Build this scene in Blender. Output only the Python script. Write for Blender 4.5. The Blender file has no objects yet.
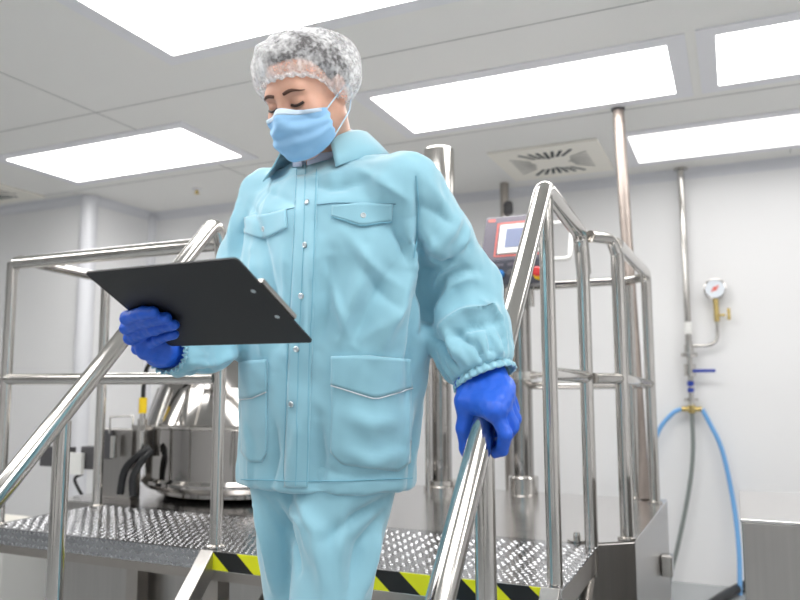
import bpy, bmesh, math, random
import numpy as np
from mathutils import Vector, Matrix
from mathutils.bvhtree import BVHTree
random.seed(4)
PI = math.pi
scene = bpy.context.scene
COL = scene.collection

# ------------------------------------------------------------------ camera
FPX, YAW, PIT, ROL = 741.17, -0.420963, 0.112291, -0.002752
def cam_axes():
    cy, sy = math.cos(YAW), math.sin(YAW)
    f = np.array([sy*math.cos(PIT), cy*math.cos(PIT), math.sin(PIT)])
    r = np.array([cy, -sy, 0.0]); u = np.cross(r, f)
    return math.cos(ROL)*r+math.sin(ROL)*u, -math.sin(ROL)*r+math.cos(ROL)*u, f
CR, CU, CF = cam_axes()
cam_data = bpy.data.cameras.new('camera')
cam = bpy.data.objects.new('camera', cam_data); COL.objects.link(cam)
cam.matrix_world = Matrix([[CR[0], CU[0], -CF[0], 0], [CR[1], CU[1], -CF[1], 0], [CR[2], CU[2], -CF[2], 0], [0, 0, 0, 1]])
cam_data.sensor_width = 36; cam_data.lens = FPX/800*36; cam_data.clip_start = 0.05
cam_data.dof.use_dof = True; cam_data.dof.focus_distance = 1.6; cam_data.dof.aperture_fstop = 3.4
scene.camera = cam
# ------------------------------------------------------------------ world, exposure
w = bpy.data.worlds.new('world'); scene.world = w; w.use_nodes = True
w.node_tree.nodes['Background'].inputs[0].default_value = (0.8, 0.85, 0.9, 1)
w.node_tree.nodes['Background'].inputs[1].default_value = 0.15
scene.view_settings.view_transform = 'Standard'; scene.view_settings.look = 'None'
scene.view_settings.gamma = 1; scene.view_settings.use_curve_mapping = False
scene.view_settings.exposure = 0.42
LAMP = 7.0            # strength of the ceiling light panels

CEIL, FLOOR, DECK = 1.40, -1.25, -0.52
XL, XR, YF, YB = -1.544, -0.449, 1.982, 2.49

# ------------------------------------------------------------------ helpers
def ray(x, y): return (x-400)/FPX*CR-(y-300)/FPX*CU+CF
def at(x, y, d): return ray(x, y)*d                      # a point seen at a pixel, d metres deep
def onY(x, y, v): d = ray(x, y); return d*v/d[1]
def onX(x, y, v): d = ray(x, y); return d*v/d[0]
def onZ(x, y, v): d = ray(x, y); return d*v/d[2]
def lin(c):
    return tuple(((v/255)/12.92 if v/255 <= .04045 else ((v/255+.055)/1.055)**2.4) for v in c)+(1,)

def mat(name, rgb, rough=.5, metal=0.0, noise=None, bump=None, spec=None, emit=None, coat=0, sheen=0, sss=0):
    m = bpy.data.materials.new(name); m.use_nodes = True
    nt = m.node_tree; b = nt.nodes['Principled BSDF']
    b.inputs['Base Color'].default_value = lin(rgb); b.inputs['Roughness'].default_value = rough
    b.inputs['Metallic'].default_value = metal
    if spec is not None: b.inputs['Specular IOR Level'].default_value = spec
    if coat: b.inputs['Coat Weight'].default_value = coat
    if sheen: b.inputs['Sheen Weight'].default_value = sheen
    if sss:
        b.inputs['Subsurface Weight'].default_value = sss; b.inputs['Subsurface Radius'].default_value = (.01, .004, .002)
        b.inputs['Subsurface Scale'].default_value = .5
    if emit: b.inputs['Emission Color'].default_value = lin(rgb); b.inputs['Emission Strength'].default_value = emit
    tc = nt.nodes.new('ShaderNodeTexCoord')
    if noise:                                            # (scale xyz, amount): soft tone variation
        mp = nt.nodes.new('ShaderNodeMapping'); mp.inputs['Scale'].default_value = noise[0]
        n = nt.nodes.new('ShaderNodeTexNoise'); n.inputs['Scale'].default_value = 1; n.inputs['Detail'].default_value = 4
        nt.links.new(tc.outputs['Object'], mp.inputs[0]); nt.links.new(mp.outputs[0], n.inputs['Vector'])
        mx = nt.nodes.new('ShaderNodeMix'); mx.data_type = 'RGBA'
        a = noise[1]
        mx.inputs[6].default_value = lin([v*(1-a) for v in rgb]); mx.inputs[7].default_value = lin([min(255, v*(1+a)) for v in rgb])
        nt.links.new(n.outputs['Fac'], mx.inputs[0]); nt.links.new(mx.outputs[2], b.inputs['Base Color'])
        if len(noise) > 2:
            mr = nt.nodes.new('ShaderNodeMapRange'); mr.inputs[3].default_value = max(.02, rough-noise[2]); mr.inputs[4].default_value = rough+noise[2]
            nt.links.new(n.outputs['Fac'], mr.inputs[0]); nt.links.new(mr.outputs[0], b.inputs['Roughness'])
    if bump:                                             # (scale xyz, strength, distance)
        mp = nt.nodes.new('ShaderNodeMapping'); mp.inputs['Scale'].default_value = bump[0]
        n = nt.nodes.new('ShaderNodeTexNoise'); n.inputs['Scale'].default_value = 1; n.inputs['Detail'].default_value = 3
        nt.links.new(tc.outputs['Object'], mp.inputs[0]); nt.links.new(mp.outputs[0], n.inputs['Vector'])
        bp = nt.nodes.new('ShaderNodeBump'); bp.inputs['Strength'].default_value = bump[1]; bp.inputs['Distance'].default_value = bump[2]
        nt.links.new(n.outputs['Fac'], bp.inputs['Height']); nt.links.new(bp.outputs[0], b.inputs['Normal'])
    return m

M = dict(
    wall=mat('wall_panel', (234, 234, 235), .42, noise=((.6, .6, .6), .012)),
    ceiling=mat('ceiling_panel', (242, 241, 238), .5, noise=((.7, .7, .7), .012)),
    trim=mat('aluminium_trim', (222, 223, 228), .35),
    floor=mat('floor_epoxy', (158, 162, 164), .25, noise=((3, 3, 3), .03)),
    steel=mat('polished_steel', (200, 197, 193), .13, 1.0, noise=((9, 9, 3), .03, .04)),
    plate=mat('steel_plate', (214, 212, 211), .2, 1.0, noise=((2, 60, 60), .04, .08)),
    brushed=mat('brushed_steel', (176, 173, 170), .30, 1.0, noise=((70, 70, 1.5), .05, .06)),
    mirror=mat('mirror_steel', (168, 165, 162), .07, 1.0, noise=((2, 2, 6), .02, .02)),
    tread=mat('tread_plate', (182, 183, 186), .17, 1.0, noise=((20, 20, 20), .05, .05)),
    under=mat('frame_steel', (170, 164, 158), .35, 1.0, noise=((8, 8, 8), .05)),
    white=mat('white_plastic', (235, 235, 232), .4),
    frame=mat('lamp_frame', (238, 238, 242), .4),
    cream=mat('cream_vent', (250, 246, 236), .45),
    black=mat('black_rubber', (22, 23, 26), .45),
    slot=mat('dark_slot', (30, 44, 46), .6),
    board=mat('black_board', (27, 28, 31), .55, bump=((700, 700, 700), .25, .0006)),
    darkbox=mat('dark_box', (78, 77, 80), .4),
    yellow=mat('yellow_plastic', (236, 200, 30), .4),
    red=mat('red_plastic', (206, 40, 40), .35),
    redline=mat('red_line', (222, 112, 100), .4),
    bluebtn=mat('blue_button', (20, 120, 190), .3),
    bluelever=mat('blue_lever', (40, 66, 160), .4),
    bluehose=mat('blue_hose', (116, 172, 226), .3),
    greyhose=mat('grey_hose', (128, 134, 132), .4),
    brass=mat('brass', (204, 182, 122), .25, 1.0),
    bezel=mat('grey_bezel', (112, 108, 118), .22, coat=.4),
    screen=mat('screen_glass', (132, 140, 166), .15),
    console=mat('dark_console', (58, 60, 72), .3),
    dial=mat('gauge_dial', (226, 232, 240), .3),
    coat=mat('teal_cotton', (144, 196, 214), .7, sheen=.5, bump=((900, 900, 900), .18, .0006)),
    seam=mat('seam_thread', (124, 182, 204), .9),
    piping=mat('pale_piping', (218, 226, 232), .8),
    darkpiping=mat('dark_thread', (96, 136, 160), .9),
    glove=mat('nitrile_blue', (34, 96, 214), .42, bump=((260, 260, 260), .25, .001)),
    skin=mat('skin', (212, 164, 142), .5, sss=.12, noise=((60, 60, 60), .04)),
    hair=mat('dark_hair', (42, 36, 38), .6, noise=((60, 60, 200), .3)),
    brow=mat('eyebrow_hair', (92, 64, 52), .8),
    mask=mat('mask_blue', (150, 198, 238), .8, sheen=.1, bump=((500, 500, 500), .2, .0006)),
    maskedge=mat('mask_edge', (205, 224, 242), .8),
    shirt=mat('lavender_shirt', (196, 202, 224), .85),
    snap=mat('snap_metal', (196, 204, 208), .3, .8),
    eye=mat('eye_white', (225, 220, 215), .25), iris=mat('dark_iris', (50, 36, 30), .3),
)
def lamp_mat(power):
    m = bpy.data.materials.new('lit_diffuser'); m.use_nodes = True; nt = m.node_tree
    nt.nodes.remove(nt.nodes['Principled BSDF']); e = nt.nodes.new('ShaderNodeEmission')
    e.inputs[0].default_value = (1.0, .985, .965, 1); e.inputs[1].default_value = power
    nt.links.new(e.outputs[0], nt.nodes['Material Output'].inputs[0]); return m
M['lamp'] = lamp_mat(LAMP); M['dimlamp'] = lamp_mat(LAMP*.3)
def tape_mat():
    m = mat('hazard_tape', (240, 222, 20), .4); nt = m.node_tree; b = nt.nodes['Principled BSDF']
    tc = nt.nodes.new('ShaderNodeTexCoord'); s = nt.nodes.new('ShaderNodeSeparateXYZ'); nt.links.new(tc.outputs['Object'], s.inputs[0])
    a = nt.nodes.new('ShaderNodeMath'); a.operation = 'MULTIPLY_ADD'; a.inputs[1].default_value = 1.15
    nt.links.new(s.outputs['Z'], a.inputs[0]); nt.links.new(s.outputs['X'], a.inputs[2])
    mo = nt.nodes.new('ShaderNodeMath'); mo.operation = 'FLOORED_MODULO'; mo.inputs[1].default_value = .183; nt.links.new(a.outputs[0], mo.inputs[0])
    g = nt.nodes.new('ShaderNodeMath'); g.operation = 'GREATER_THAN'; g.inputs[1].default_value = .090; nt.links.new(mo.outputs[0], g.inputs[0])
    mx = nt.nodes.new('ShaderNodeMix'); mx.data_type = 'RGBA'; mx.inputs[6].default_value = lin((224, 226, 22)); mx.inputs[7].default_value = lin((16, 18, 20))
    nt.links.new(g.outputs[0], mx.inputs[0]); nt.links.new(mx.outputs[2], b.inputs['Base Color']); return m
M['tape'] = tape_mat()
def net_mat(lo_, hi_):
    m = mat('net_fabric', (248, 248, 250), .85); nt = m.node_tree; b = nt.nodes['Principled BSDF']; out = nt.nodes['Material Output']
    tc = nt.nodes.new('ShaderNodeTexCoord'); n = nt.nodes.new('ShaderNodeTexNoise'); n.inputs['Scale'].default_value = 130; n.inputs['Detail'].default_value = 3
    n2 = nt.nodes.new('ShaderNodeTexNoise'); n2.inputs['Scale'].default_value = 26; n2.inputs['Detail'].default_value = 2
    nt.links.new(tc.outputs['Object'], n.inputs['Vector']); nt.links.new(tc.outputs['Object'], n2.inputs['Vector'])
    ad = nt.nodes.new('ShaderNodeMath'); ad.operation = 'ADD'; nt.links.new(n.outputs['Fac'], ad.inputs[0]); nt.links.new(n2.outputs['Fac'], ad.inputs[1])
    r = nt.nodes.new('ShaderNodeMapRange'); r.inputs[1].default_value = .75; r.inputs[2].default_value = 1.25; r.inputs[3].default_value = lo_; r.inputs[4].default_value = hi_
    nt.links.new(ad.outputs[0], r.inputs[0])
    t = nt.nodes.new('ShaderNodeBsdfTransparent'); mx = nt.nodes.new('ShaderNodeMixShader')
    nt.links.new(r.outputs[0], mx.inputs[0]); nt.links.new(t.outputs[0], mx.inputs[1]); nt.links.new(b.outputs[0], mx.inputs[2]); nt.links.new(mx.outputs[0], out.inputs[0])
    return m
M['net'] = net_mat(.10, .66); M['net2'] = net_mat(.5, .95)

class MB:
    """collects shapes in world coordinates; build() links them as ONE mesh object"""
    def __init__(self): self.v = []; self.f = []; self.s = []
    def add(self, v, f, smooth=True):
        o = len(self.v); self.v += [tuple(map(float, p)) for p in v]
        self.f += [[i+o for i in q] for q in f]; self.s += [smooth]*len(f); return self
    def box(self, c, d, ax=None, smooth=False):
        c = np.array(c, float); A = np.eye(3) if ax is None else np.array(ax, float)
        vs = [c+A[0]*sx*d[0]/2+A[1]*sy*d[1]/2+A[2]*sz*d[2]/2 for sz in (-1, 1) for sy in (-1, 1) for sx in (-1, 1)]
        return self.add(vs, [(0, 2, 3, 1), (4, 5, 7, 6), (0, 1, 5, 4), (2, 6, 7, 3), (0, 4, 6, 2), (1, 3, 7, 5)], smooth)
    def span(self, a, b):
        a = np.array(a, float); b = np.array(b, float); return self.box((a+b)/2, np.abs(b-a))
    def prism(self, poly, z0, z1):
        n = len(poly); v = [(x, y, z0) for x, y in poly]+[(x, y, z1) for x, y in poly]
        return self.add(v, [tuple(range(n))[::-1], tuple(range(n, 2*n))]+[(i, (i+1) % n, n+(i+1) % n, n+i) for i in range(n)], False)
    def tube(self, pts, r, n=20, fillet=0, caps=True, steps=6):
        P = [np.array(p, float) for p in pts]
        if fillet:
            Q = [P[0]]
            for i in range(1, len(P)-1):
                a, b, c = P[i-1], P[i], P[i+1]; u = a-b; w_ = c-b; lu, lw = np.linalg.norm(u), np.linalg.norm(w_); u /= lu; w_ /= lw
                fl = min(fillet, lu*.49, lw*.49)
                for k in range(steps+1):
                    t = k/steps; Q.append((1-t)**2*(b+u*fl)+2*t*(1-t)*b+t*t*(b+w_*fl))
            Q.append(P[-1]); P = Q
        R = r if hasattr(r, '__len__') else [r]*len(P)
        if len(R) != len(P): R = [r[0]]*len(P)
        T = [P[min(i+1, len(P)-1)]-P[max(i-1, 0)] for i in range(len(P))]; T = [t/(np.linalg.norm(t)+1e-12) for t in T]
        a = np.array([0, 0, 1.0]) if abs(T[0][2]) < .9 else np.array([1.0, 0, 0])
        N = np.cross(T[0], a); N /= np.linalg.norm(N); V = []
        for p, t, rr in zip(P, T, R):
            N = N-t*(N@t); N /= np.linalg.norm(N); B = np.cross(t, N)
            V += [p+rr*(math.cos(q)*N+math.sin(q)*B) for q in (2*PI*k/n for k in range(n))]
        F = [(i*n+k, i*n+(k+1) % n, (i+1)*n+(k+1) % n, (i+1)*n+k) for i in range(len(P)-1) for k in range(n)]
        self.add(V, F)
        if caps:
            m = len(P)-1
            self.add(V[:n], [tuple(range(n))[::-1]], False); self.add(V[m*n:], [tuple(range(n))], False)
        return self
    def lathe(self, c, prof, axis=(0, 0, 1), n=32):
        """prof: (radius, height) pairs along axis from c"""
        c = np.array(c, float); t = np.array(axis, float); t /= np.linalg.norm(t)
        a = np.array([0, 0, 1.0]) if abs(t[2]) < .9 else np.array([1.0, 0, 0])
        N = np.cross(t, a); N /= np.linalg.norm(N); B = np.cross(t, N); V = []
        for r, h in prof: V += [c+t*h+r*(math.cos(q)*N+math.sin(q)*B) for q in (2*PI*k/n for k in range(n))]
        for i in range(len(prof)-1):
            o = [V[i*n+k] for k in range(n)]+[V[(i+1)*n+k] for k in range(n)]
            self.add(o, [(k, (k+1) % n, n+(k+1) % n, n+k) for k in range(n)], True)
        if prof[0][0] > 0: self.add(V[:n], [tuple(range(n))[::-1]], False)
        if prof[-1][0] > 0: self.add(V[-n:], [tuple(range(n))], False)
        return self
    def grid(self, rows, closed=False):
        h, k = len(rows), len(rows[0]); V = [p for r in rows for p in r]; F = []
        for i in range(h-1):
            for j in range(k if closed else k-1): F.append((i*k+j, i*k+(j+1) % k, (i+1)*k+(j+1) % k, (i+1)*k+j))
        return self.add(V, F)
    def build(self, name, material, parent=None, bevel=0, solid=0, weld=False):
        me = bpy.data.meshes.new(name); off = origin(parent)
        me.from_pydata([(v[0]-off[0], v[1]-off[1], v[2]-off[2]) for v in self.v], [], self.f)
        me.polygons.foreach_set('use_smooth', self.s); me.materials.append(material); me.update()
        if weld:
            bm = bmesh.new(); bm.from_mesh(me); bmesh.ops.remove_doubles(bm, verts=bm.verts, dist=1e-5); bmesh.ops.recalc_face_normals(bm, faces=bm.faces); bm.to_mesh(me); bm.free()
        o = bpy.data.objects.new(name, me); COL.objects.link(o)
        if parent: o.parent = parent
        if solid: md = o.modifiers.new('solid', 'SOLIDIFY'); md.thickness = solid; md.offset = 0
        if bevel: md = o.modifiers.new('bevel', 'BEVEL'); md.width = bevel; md.segments = 2; md.limit_method = 'ANGLE'
        return o
def origin(o):
    p = np.zeros(3)
    while o: p += np.array(o.location); o = o.parent
    return p
def tag(o, label, cat, group=None, kind=None):
    o['label'] = label; o['category'] = cat
    if group: o['group'] = group
    if kind: o['kind'] = kind
    return o
def thing(name, loc, label, cat, group=None):
    o = bpy.data.objects.new(name, None); COL.objects.link(o); o.location = [float(v) for v in loc]; o.empty_display_size = .05
    return tag(o, label, cat, group)
def struct(name, mb, m):
    o = mb.build(name, m); o['kind'] = 'structure'; return o

# ------------------------------------------------------------------ the room
X0, X1, Y0 = -7.5, 3.6, -3.2
YR, YM, YN = 5.15, 4.66, 4.00        # back wall: right part, middle recess, left projection
struct('floor', MB().span((X0, Y0, FLOOR-.1), (X1, YR+.2, FLOOR)), M['floor'])
struct('ceiling', MB().span((X0, Y0, CEIL), (X1, YR+.2, CEIL+.1)), M['ceiling'])
struct('wall_back', MB().span((-2.45, YR, FLOOR), (X1, YR+.12, CEIL)), M['wall'])
struct('wall_recess', MB().span((-4.33, YM, FLOOR), (-2.45, YR+.12, CEIL)), M['wall'])
struct('wall_projection', MB().span((X0, YN, FLOOR), (-4.33, YR+.12, CEIL)), M['wall'])
struct('wall_left', MB().span((X0-.1, Y0, FLOOR), (X0, YN, CEIL)), M['wall'])
struct('wall_right', MB().span((X1, Y0, FLOOR), (X1+.1, YR+.12, CEIL)), M['wall'])
struct('wall_front', MB().span((X0-.1, Y0-.1, FLOOR), (X1+.1, Y0, CEIL)), M['wall'])
def cove(p, q, out, h=.06):
    p = np.array(p, float); q = np.array(q, float); out = np.array(out, float); rows = []
    for k in range(7):
        a = PI/2*k/6; rows.append([e+out*h*(1-math.sin(a))+np.array([0, 0, -h*(1-math.cos(a))]) for e in (p, q)])
    return MB().grid(rows)
c = .001
t1 = cove((-2.45, YR-c, CEIL-c), (X1, YR-c, CEIL-c), (0, -1, 0)); struct('trim_1', t1, M['trim'])
struct('trim_2', cove((-4.33, YM-c, CEIL-c), (-2.45, YM-c, CEIL-c), (0, -1, 0)), M['trim'])
struct('trim_3', cove((X0, YN-c, CEIL-c), (-4.33, YN-c, CEIL-c), (0, -1, 0)), M['trim'])
struct('trim_4', cove((-4.33+c, YN, CEIL-c), (-4.33+c, YM, CEIL-c), (1, 0, 0)), M['trim'])
struct('trim_5', MB().lathe((-4.345, YN+.015, FLOOR), [(.062, 0), (.062, CEIL-FLOOR-.002)], n=40), M['trim'])       # rounded corner post
struct('trim_6', MB().lathe((-4.33, YM, FLOOR), [(.045, 0), (.045, CEIL-FLOOR-.002)], n=32), M['trim'])
struct('trim_7', cove((X0, YN-c, FLOOR+c), (-4.33, YN-c, FLOOR+c), (0, -1, 0)), M['trim'])
sm = MB()                                                        # ceiling panel joints
for y in (-.4, .62, 1.66, 2.74, 3.84): sm.box((-2, y, CEIL-.0008), (11, .005, .0015))
for x in (-5.3, -2.95, .38): sm.box((x, 1, CEIL-.0008), (.005, 8, .0015))
struct('trim_8', sm, mat('joint_line', (172, 172, 170), .6))
sm = MB()
for x in (-1.2, .55, 1.7): sm.box((x, YR-.0006, .05), (.004, .001, 2.5))
struct('trim_9', sm, mat('wall_joint', (206, 208, 212), .5))

def ceiling_light(x, y, label, lit='lamp', L=1.375, Wd=.56):
    t = thing('ceiling_light', (x+L/2, y+Wd/2, CEIL), label, 'ceiling light', 'ceiling light panels')
    b = .075; fr = MB()
    for (xa, ya, xb, yb) in ((x-b, y-b, x+L+b, y), (x-b, y+Wd, x+L+b, y+Wd+b), (x-b, y, x, y+Wd), (x+L, y, x+L+b, y+Wd)):
        fr.span((xa, ya, CEIL-.006), (xb, yb, CEIL))
    fr.build('lamp_frame', M['frame'], t)
    MB().span((x+.001, y+.001, CEIL-.004), (x+L-.001, y+Wd-.001, CEIL-.0005)).build('diffuser', M[lit], t)
ceiling_light(-2.12, 1.81, 'large lit white ceiling panel above the hair net, cut by the top frame edge')
ceiling_light(-1.565, 3.143, 'long lit white ceiling panel in the middle, nearer than the slotted ceiling vent')
ceiling_light(-4.08, 3.10, 'lit white ceiling panel at upper left, in front of the rounded wall corner')
ceiling_light(0.0, 3.13, 'lit white ceiling panel in the top right corner beside a sprinkler')
ceiling_light(-.487, 4.27, 'narrow looking lit ceiling panel along the back wall above the gauge pipe', 'dimlamp')
for (x, y) in ((-6.2, .55), (-4.3, .55), (-2.4, .55), (-.3, .55), (1.7, .6), (1.75, 1.81), (-3.7, -1.0), (-1.2, -1.0), (1.3, -1.0)):  # unseen panels, added to light the room and the coat front
    ceiling_light(x, y, 'lit white ceiling panel over the room on the viewer\'s side')

def ceiling_vent(cx, cy, label, s=.66):
    t = thing('ceiling_vent', (cx, cy, CEIL), label, 'vent', 'ceiling swirl vents')
    MB().box((cx, cy, CEIL-.008), (s, s, .016)).build('face_plate', M['cream'], t, bevel=.004)
    sl = MB(); z = CEIL-.0165; L = .19
    for q in range(4):                                           # four fans of slots turning round the middle
        for k in range(7):
            a = q*PI/2+(-.60+k*1.20/6); r0 = .10+.05*abs(k-3)/3; r1 = .235/max(abs(math.cos(a-q*PI/2)), .8)
            d = np.array([math.cos(a), math.sin(a), 0]); p = np.array([-d[1], d[0], 0]); m_ = np.array([cx, cy, z])+d*(r0+r1)/2
            sl.box(m_, (r1-r0, .020 if q % 2 else .009, .002), (d, p, (0, 0, 1)))
    sl.build('slots', M['slot'], t)
ceiling_vent(-.98, 4.56, 'cream square ceiling vent with swirl of dark slots above the touch panel')
ceiling_vent(-4.95, 3.52, 'cream ceiling vent at the left frame edge, mostly cut off')
def sprinkler(p, label):
    t = thing('ceiling_sprinkler', p, label, 'sprinkler', 'ceiling sprinklers')
    MB().lathe(p, [(.035, 0), (.033, -.008), (.014, -.012)]).build('escutcheon', M['frame'], t)
    MB().lathe(p, [(.013, -.01), (.011, -.03), (.02, -.034), (.02, -.038), (.004, -.04)]).build('nozzle', M['brass'], t)
sprinkler((-3.47, 4.17, CEIL), 'small pale sprinkler on the ceiling left of the person')
sprinkler((.275, 2.55, CEIL), 'small sprinkler head at the top right by the corner lamp')

# ------------------------------------------------------------------ machine base, tank, columns
base = thing('machine_base', (-1.6, 3.0, FLOOR), 'low stainless steel machine base with polished top behind the tread deck', 'machine base')
poly = [(-2.85, 2.515), (-.475, 2.515), (-.325, 2.63), (-.30, 3.6), (-2.85, 3.6)]
MB().prism(poly, FLOOR+.002, DECK-.004).build('housing', M['brushed'], base, bevel=.004)
MB().prism([(x*1.0, y) for x, y in poly], DECK-.004, DECK).build('top_plate', M['plate'], base)
MB().box((-.285, float(onX(666, 565, -.29)[1]), float(onX(666, 565, -.29)[2])), (.045, .06, .085)).build('latch', M['steel'], base, bevel=.006)
for x, y in ((-.50, 2.545), (-.80, 3.52)): MB().lathe((x, y, DECK), [(.032, 0), (.032, .006), (.012, .007), (.012, .02), (.009, .03)], n=16).build('anchor_bolt', M['steel'], base)

tc_ = np.array([-2.2, 3.1]); TB = DECK+.001
tank = thing('mixing_tank', (-2.2, 3.1, TB), 'polished stainless steel mixing tank with cone shoulder behind the left rails', 'tank')
MB().lathe((-2.2, 3.1, TB), [(.40, 0), (.44, .02), (.44, .035), (.497, .05), (.512, .07), (.512, .085), (.50, .10), (.50, .325)], n=72).build('vessel', M['mirror'], tank)
MB().lathe((-2.2, 3.1, TB), [(.50, .325), (.497, .34), (.44, .50), (.36, .70), (.33, .74)], n=72).build('cone', M['mirror'], tank)
MB().lathe((-2.2, 3.1, TB), [(.345, .735), (.345, .755), (.30, .77), (.15, .80), (.04, .81), (0, .81)], n=72).build('lid', M['mirror'], tank)
MB().lathe((-2.2, 3.1, TB+.318), [(.5005, 0), (.505, .004), (.505, .012), (.5, .016)], n=72).build('weld_band', M['steel'], tank)
for a in (-110, -70, -150):
    d = np.array([math.cos(math.radians(a)), math.sin(math.radians(a)), 0])
    MB().tube([np.array([-2.2, 3.1, TB+.33])+d*.505, np.array([-2.2, 3.1, TB+.5])+d*.448], .009).build('guide_strip', M['steel'], tank)

def column(x, y, prof, name, label):
    t = thing(name, (x, y, DECK), label, 'column'); return t
c1 = column(-1.335, 3.48, None, 'lift_column', 'tall polished steel lift column rising behind the person\'s shoulder')
MB().lathe((-1.335, 3.48, DECK), [(.09, 0), (.09, .022), (.075, .026), (.075, .05), (.05, .052)], n=40).build('base_flange', M['steel'], c1)
MB().lathe((-1.335, 3.48, DECK), [(.05, .03), (.05, 1.3)], n=40).build('inner_tube', M['mirror'], c1)
MB().lathe((-1.335, 3.48, DECK), [(.05, 1.15), (.077, 1.15), (.077, 1.715), (.072, 1.722), (0, 1.722)], n=40).build('outer_sleeve', M['steel'], c1)
MB().tube([(-1.375, 3.40, DECK), (-1.375, 3.40, .35)], .014).build('side_pipe', M['steel'], c1)
v = MB().box((-1.40, 3.37, .04), (.035, .035, .035)); v.build('valve_body', M['steel'], c1, bevel=.004)
MB().box((-1.42, 3.35, .075), (.075, .016, .010)).build('valve_lever', M['bluelever'], c1, bevel=.003)
MB().box((-1.425, 3.36, -.01), (.02, .02, .045)).build('valve_tag', M['bluelever'], c1, bevel=.003)

c2 = column(-.93, 3.50, None, 'panel_column', 'shorter polished steel column under the touch panel with clamp collar')
MB().lathe((-.93, 3.5, DECK), [(.068, 0), (.070, .004), (.070, .08), (.066, .086), (.05, .088)], n=40).build('base_collar', M['steel'], c2)
MB().lathe((-.93, 3.5, DECK), [(.05, .08), (.05, .96), (.03, .965), (.03, 1.03)], n=40).build('column_tube', M['mirror'], c2)
q = MB().lathe((-.93, 3.5, .015), [(.05, 0), (.075, .002), (.075, .04), (.05, .042)], n=40); q.tube([(-.87, 3.46, .035), (-.80, 3.44, .04)], .012); q.build('clamp_collar', M['steel'], c2)
q = MB()
for x in (-1.0, -.86, -.79): q.tube([(x, 3.44, .50), (x, 3.44, .36)], .016)
q.build('cable_glands', M['steel'], c2)

# touch panel on the column, leaning back
pn = thing('touch_panel', (-.93, 3.42, .51), 'tilted operator touch panel with red outline, screen and push buttons', 'control panel')
ang = math.radians(24); AX = np.array([1., 0, 0]); AUp = np.array([0, math.sin(ang), math.cos(ang)]); AN = np.cross(AX, AUp); AN = -AN if AN[1] > 0 else AN
PO = onY(480, 263, 3.33); PO = np.array([PO[0], 3.33, PO[2]])     # lower left corner of the screen part
def pp(u, v, n=0): return PO+AX*u+AUp*v+AN*n
PW, PH = .315, .262
MB().box(pp(PW/2, PH/2, -.05), (PW, PH, .10), (AX, AUp, AN)).build('housing', M['bezel'], pn, bevel=.006)
MB().box(pp(PW/2, PH/2, .0015), (PW-.012, PH-.014, .003), (AX, AUp, AN)).build('face_plate', M['bezel'], pn)
rl = MB()
for u, v, a, d in ((.185, .216, .235, .006), (.185, .028, .235, .006), (.069, .122, .006, .19), (.30, .122, .006, .19)): rl.box(pp(u, v, .004), (a, d, .003), (AX, AUp, AN))
rl.build('red_outline', M['redline'], pn)
MB().box(pp(.185, .122, .006), (.205, .165, .008), (AX, AUp, AN)).build('screen_bezel', M['white'], pn, bevel=.002)
MB().box(pp(.19, .124, .0105), (.15, .108, .003), (AX, AUp, AN)).build('screen', M['screen'], pn)
MB().box(pp(.035, .238, .004), (.034, .014, .002), (AX, AUp, AN)).build('maker_mark', M['redline'], pn)
CB = PO+np.array([PW/2, -.01, -.055]); MB().box(CB+np.array([0, .06, 0]), (PW, .12, .115)).build('button_console', M['console'], pn, bevel=.006)
for u in (.04, .10, .155, .21): MB().box(PO+np.array([u, -.0125, -.018]), (.035, .002, .014)).build('button_plate', M['bezel'], pn)
for u, m_ in ((.045, 'white'), (.10, 'bluebtn'), (.155, 'darkbox'), (.21, 'white')):
    MB().lathe(PO+np.array([u, -.01, -.062]), [(.021, 0), (.021, .006), (.016, .008), (.016, .024), (.012, .027), (0, .027)], (0, -1, 0), 24).build('push_button', M[m_], pn)
MB().lathe(PO+np.array([.285, -.01, -.075]), [(.024, 0), (.024, .012), (.014, .014)], (0, -1, 0), 24).build('stop_base', M['yellow'], pn)
MB().lathe(PO+np.array([.285, -.01, -.065]), [(.012, .01), (.012, .025), (.022, .028), (.022, .042), (.015, .048), (0, .048)], (0, -1, 0), 24).build('stop_button', M['red'], pn)
h = MB().tube([pp(PW, .235, -.06), pp(PW+.095, .235, -.06), pp(PW+.095, .03, -.06), pp(PW, .03, -.06)], .011, fillet=.02, n=12); h.build('grab_handle', M['white'], pn)
cd = thing('wall_conduit', (-1.41, 4.95, FLOOR), 'thin grey steel pipe running up the back wall behind the touch panel', 'conduit')
MB().lathe((-1.41, 4.95, FLOOR), [(.030, 0), (.030, CEIL-FLOOR-.002)], n=20).build('pole', M['under'], cd)
MB().lathe((-1.37, 4.90, 1.16), [(.026, 0), (.034, .02), (.034, .07), (.026, .09)], n=20).build('clamp', M['darkbox'], cd)

lp0 = onZ(618, 108, CEIL); lp1 = np.array([-.345, 3.56, DECK])
lp = thing('ceiling_pipe', lp1, 'weathered grey pipe slanting from the ceiling down past the corner rails', 'pipe')
lp0[2] -= .002; MB().tube([lp1+np.array([-.05, .0, .002]), lp0], .028).build('pipe', mat('worn_pipe', (146, 136, 130), .4, .7, noise=((30, 30, 6), .2)), lp)
MB().lathe(lp0, [(.034, -.012), (.034, 0)], n=24).build('ceiling_collar', M['darkbox'], lp)

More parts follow.
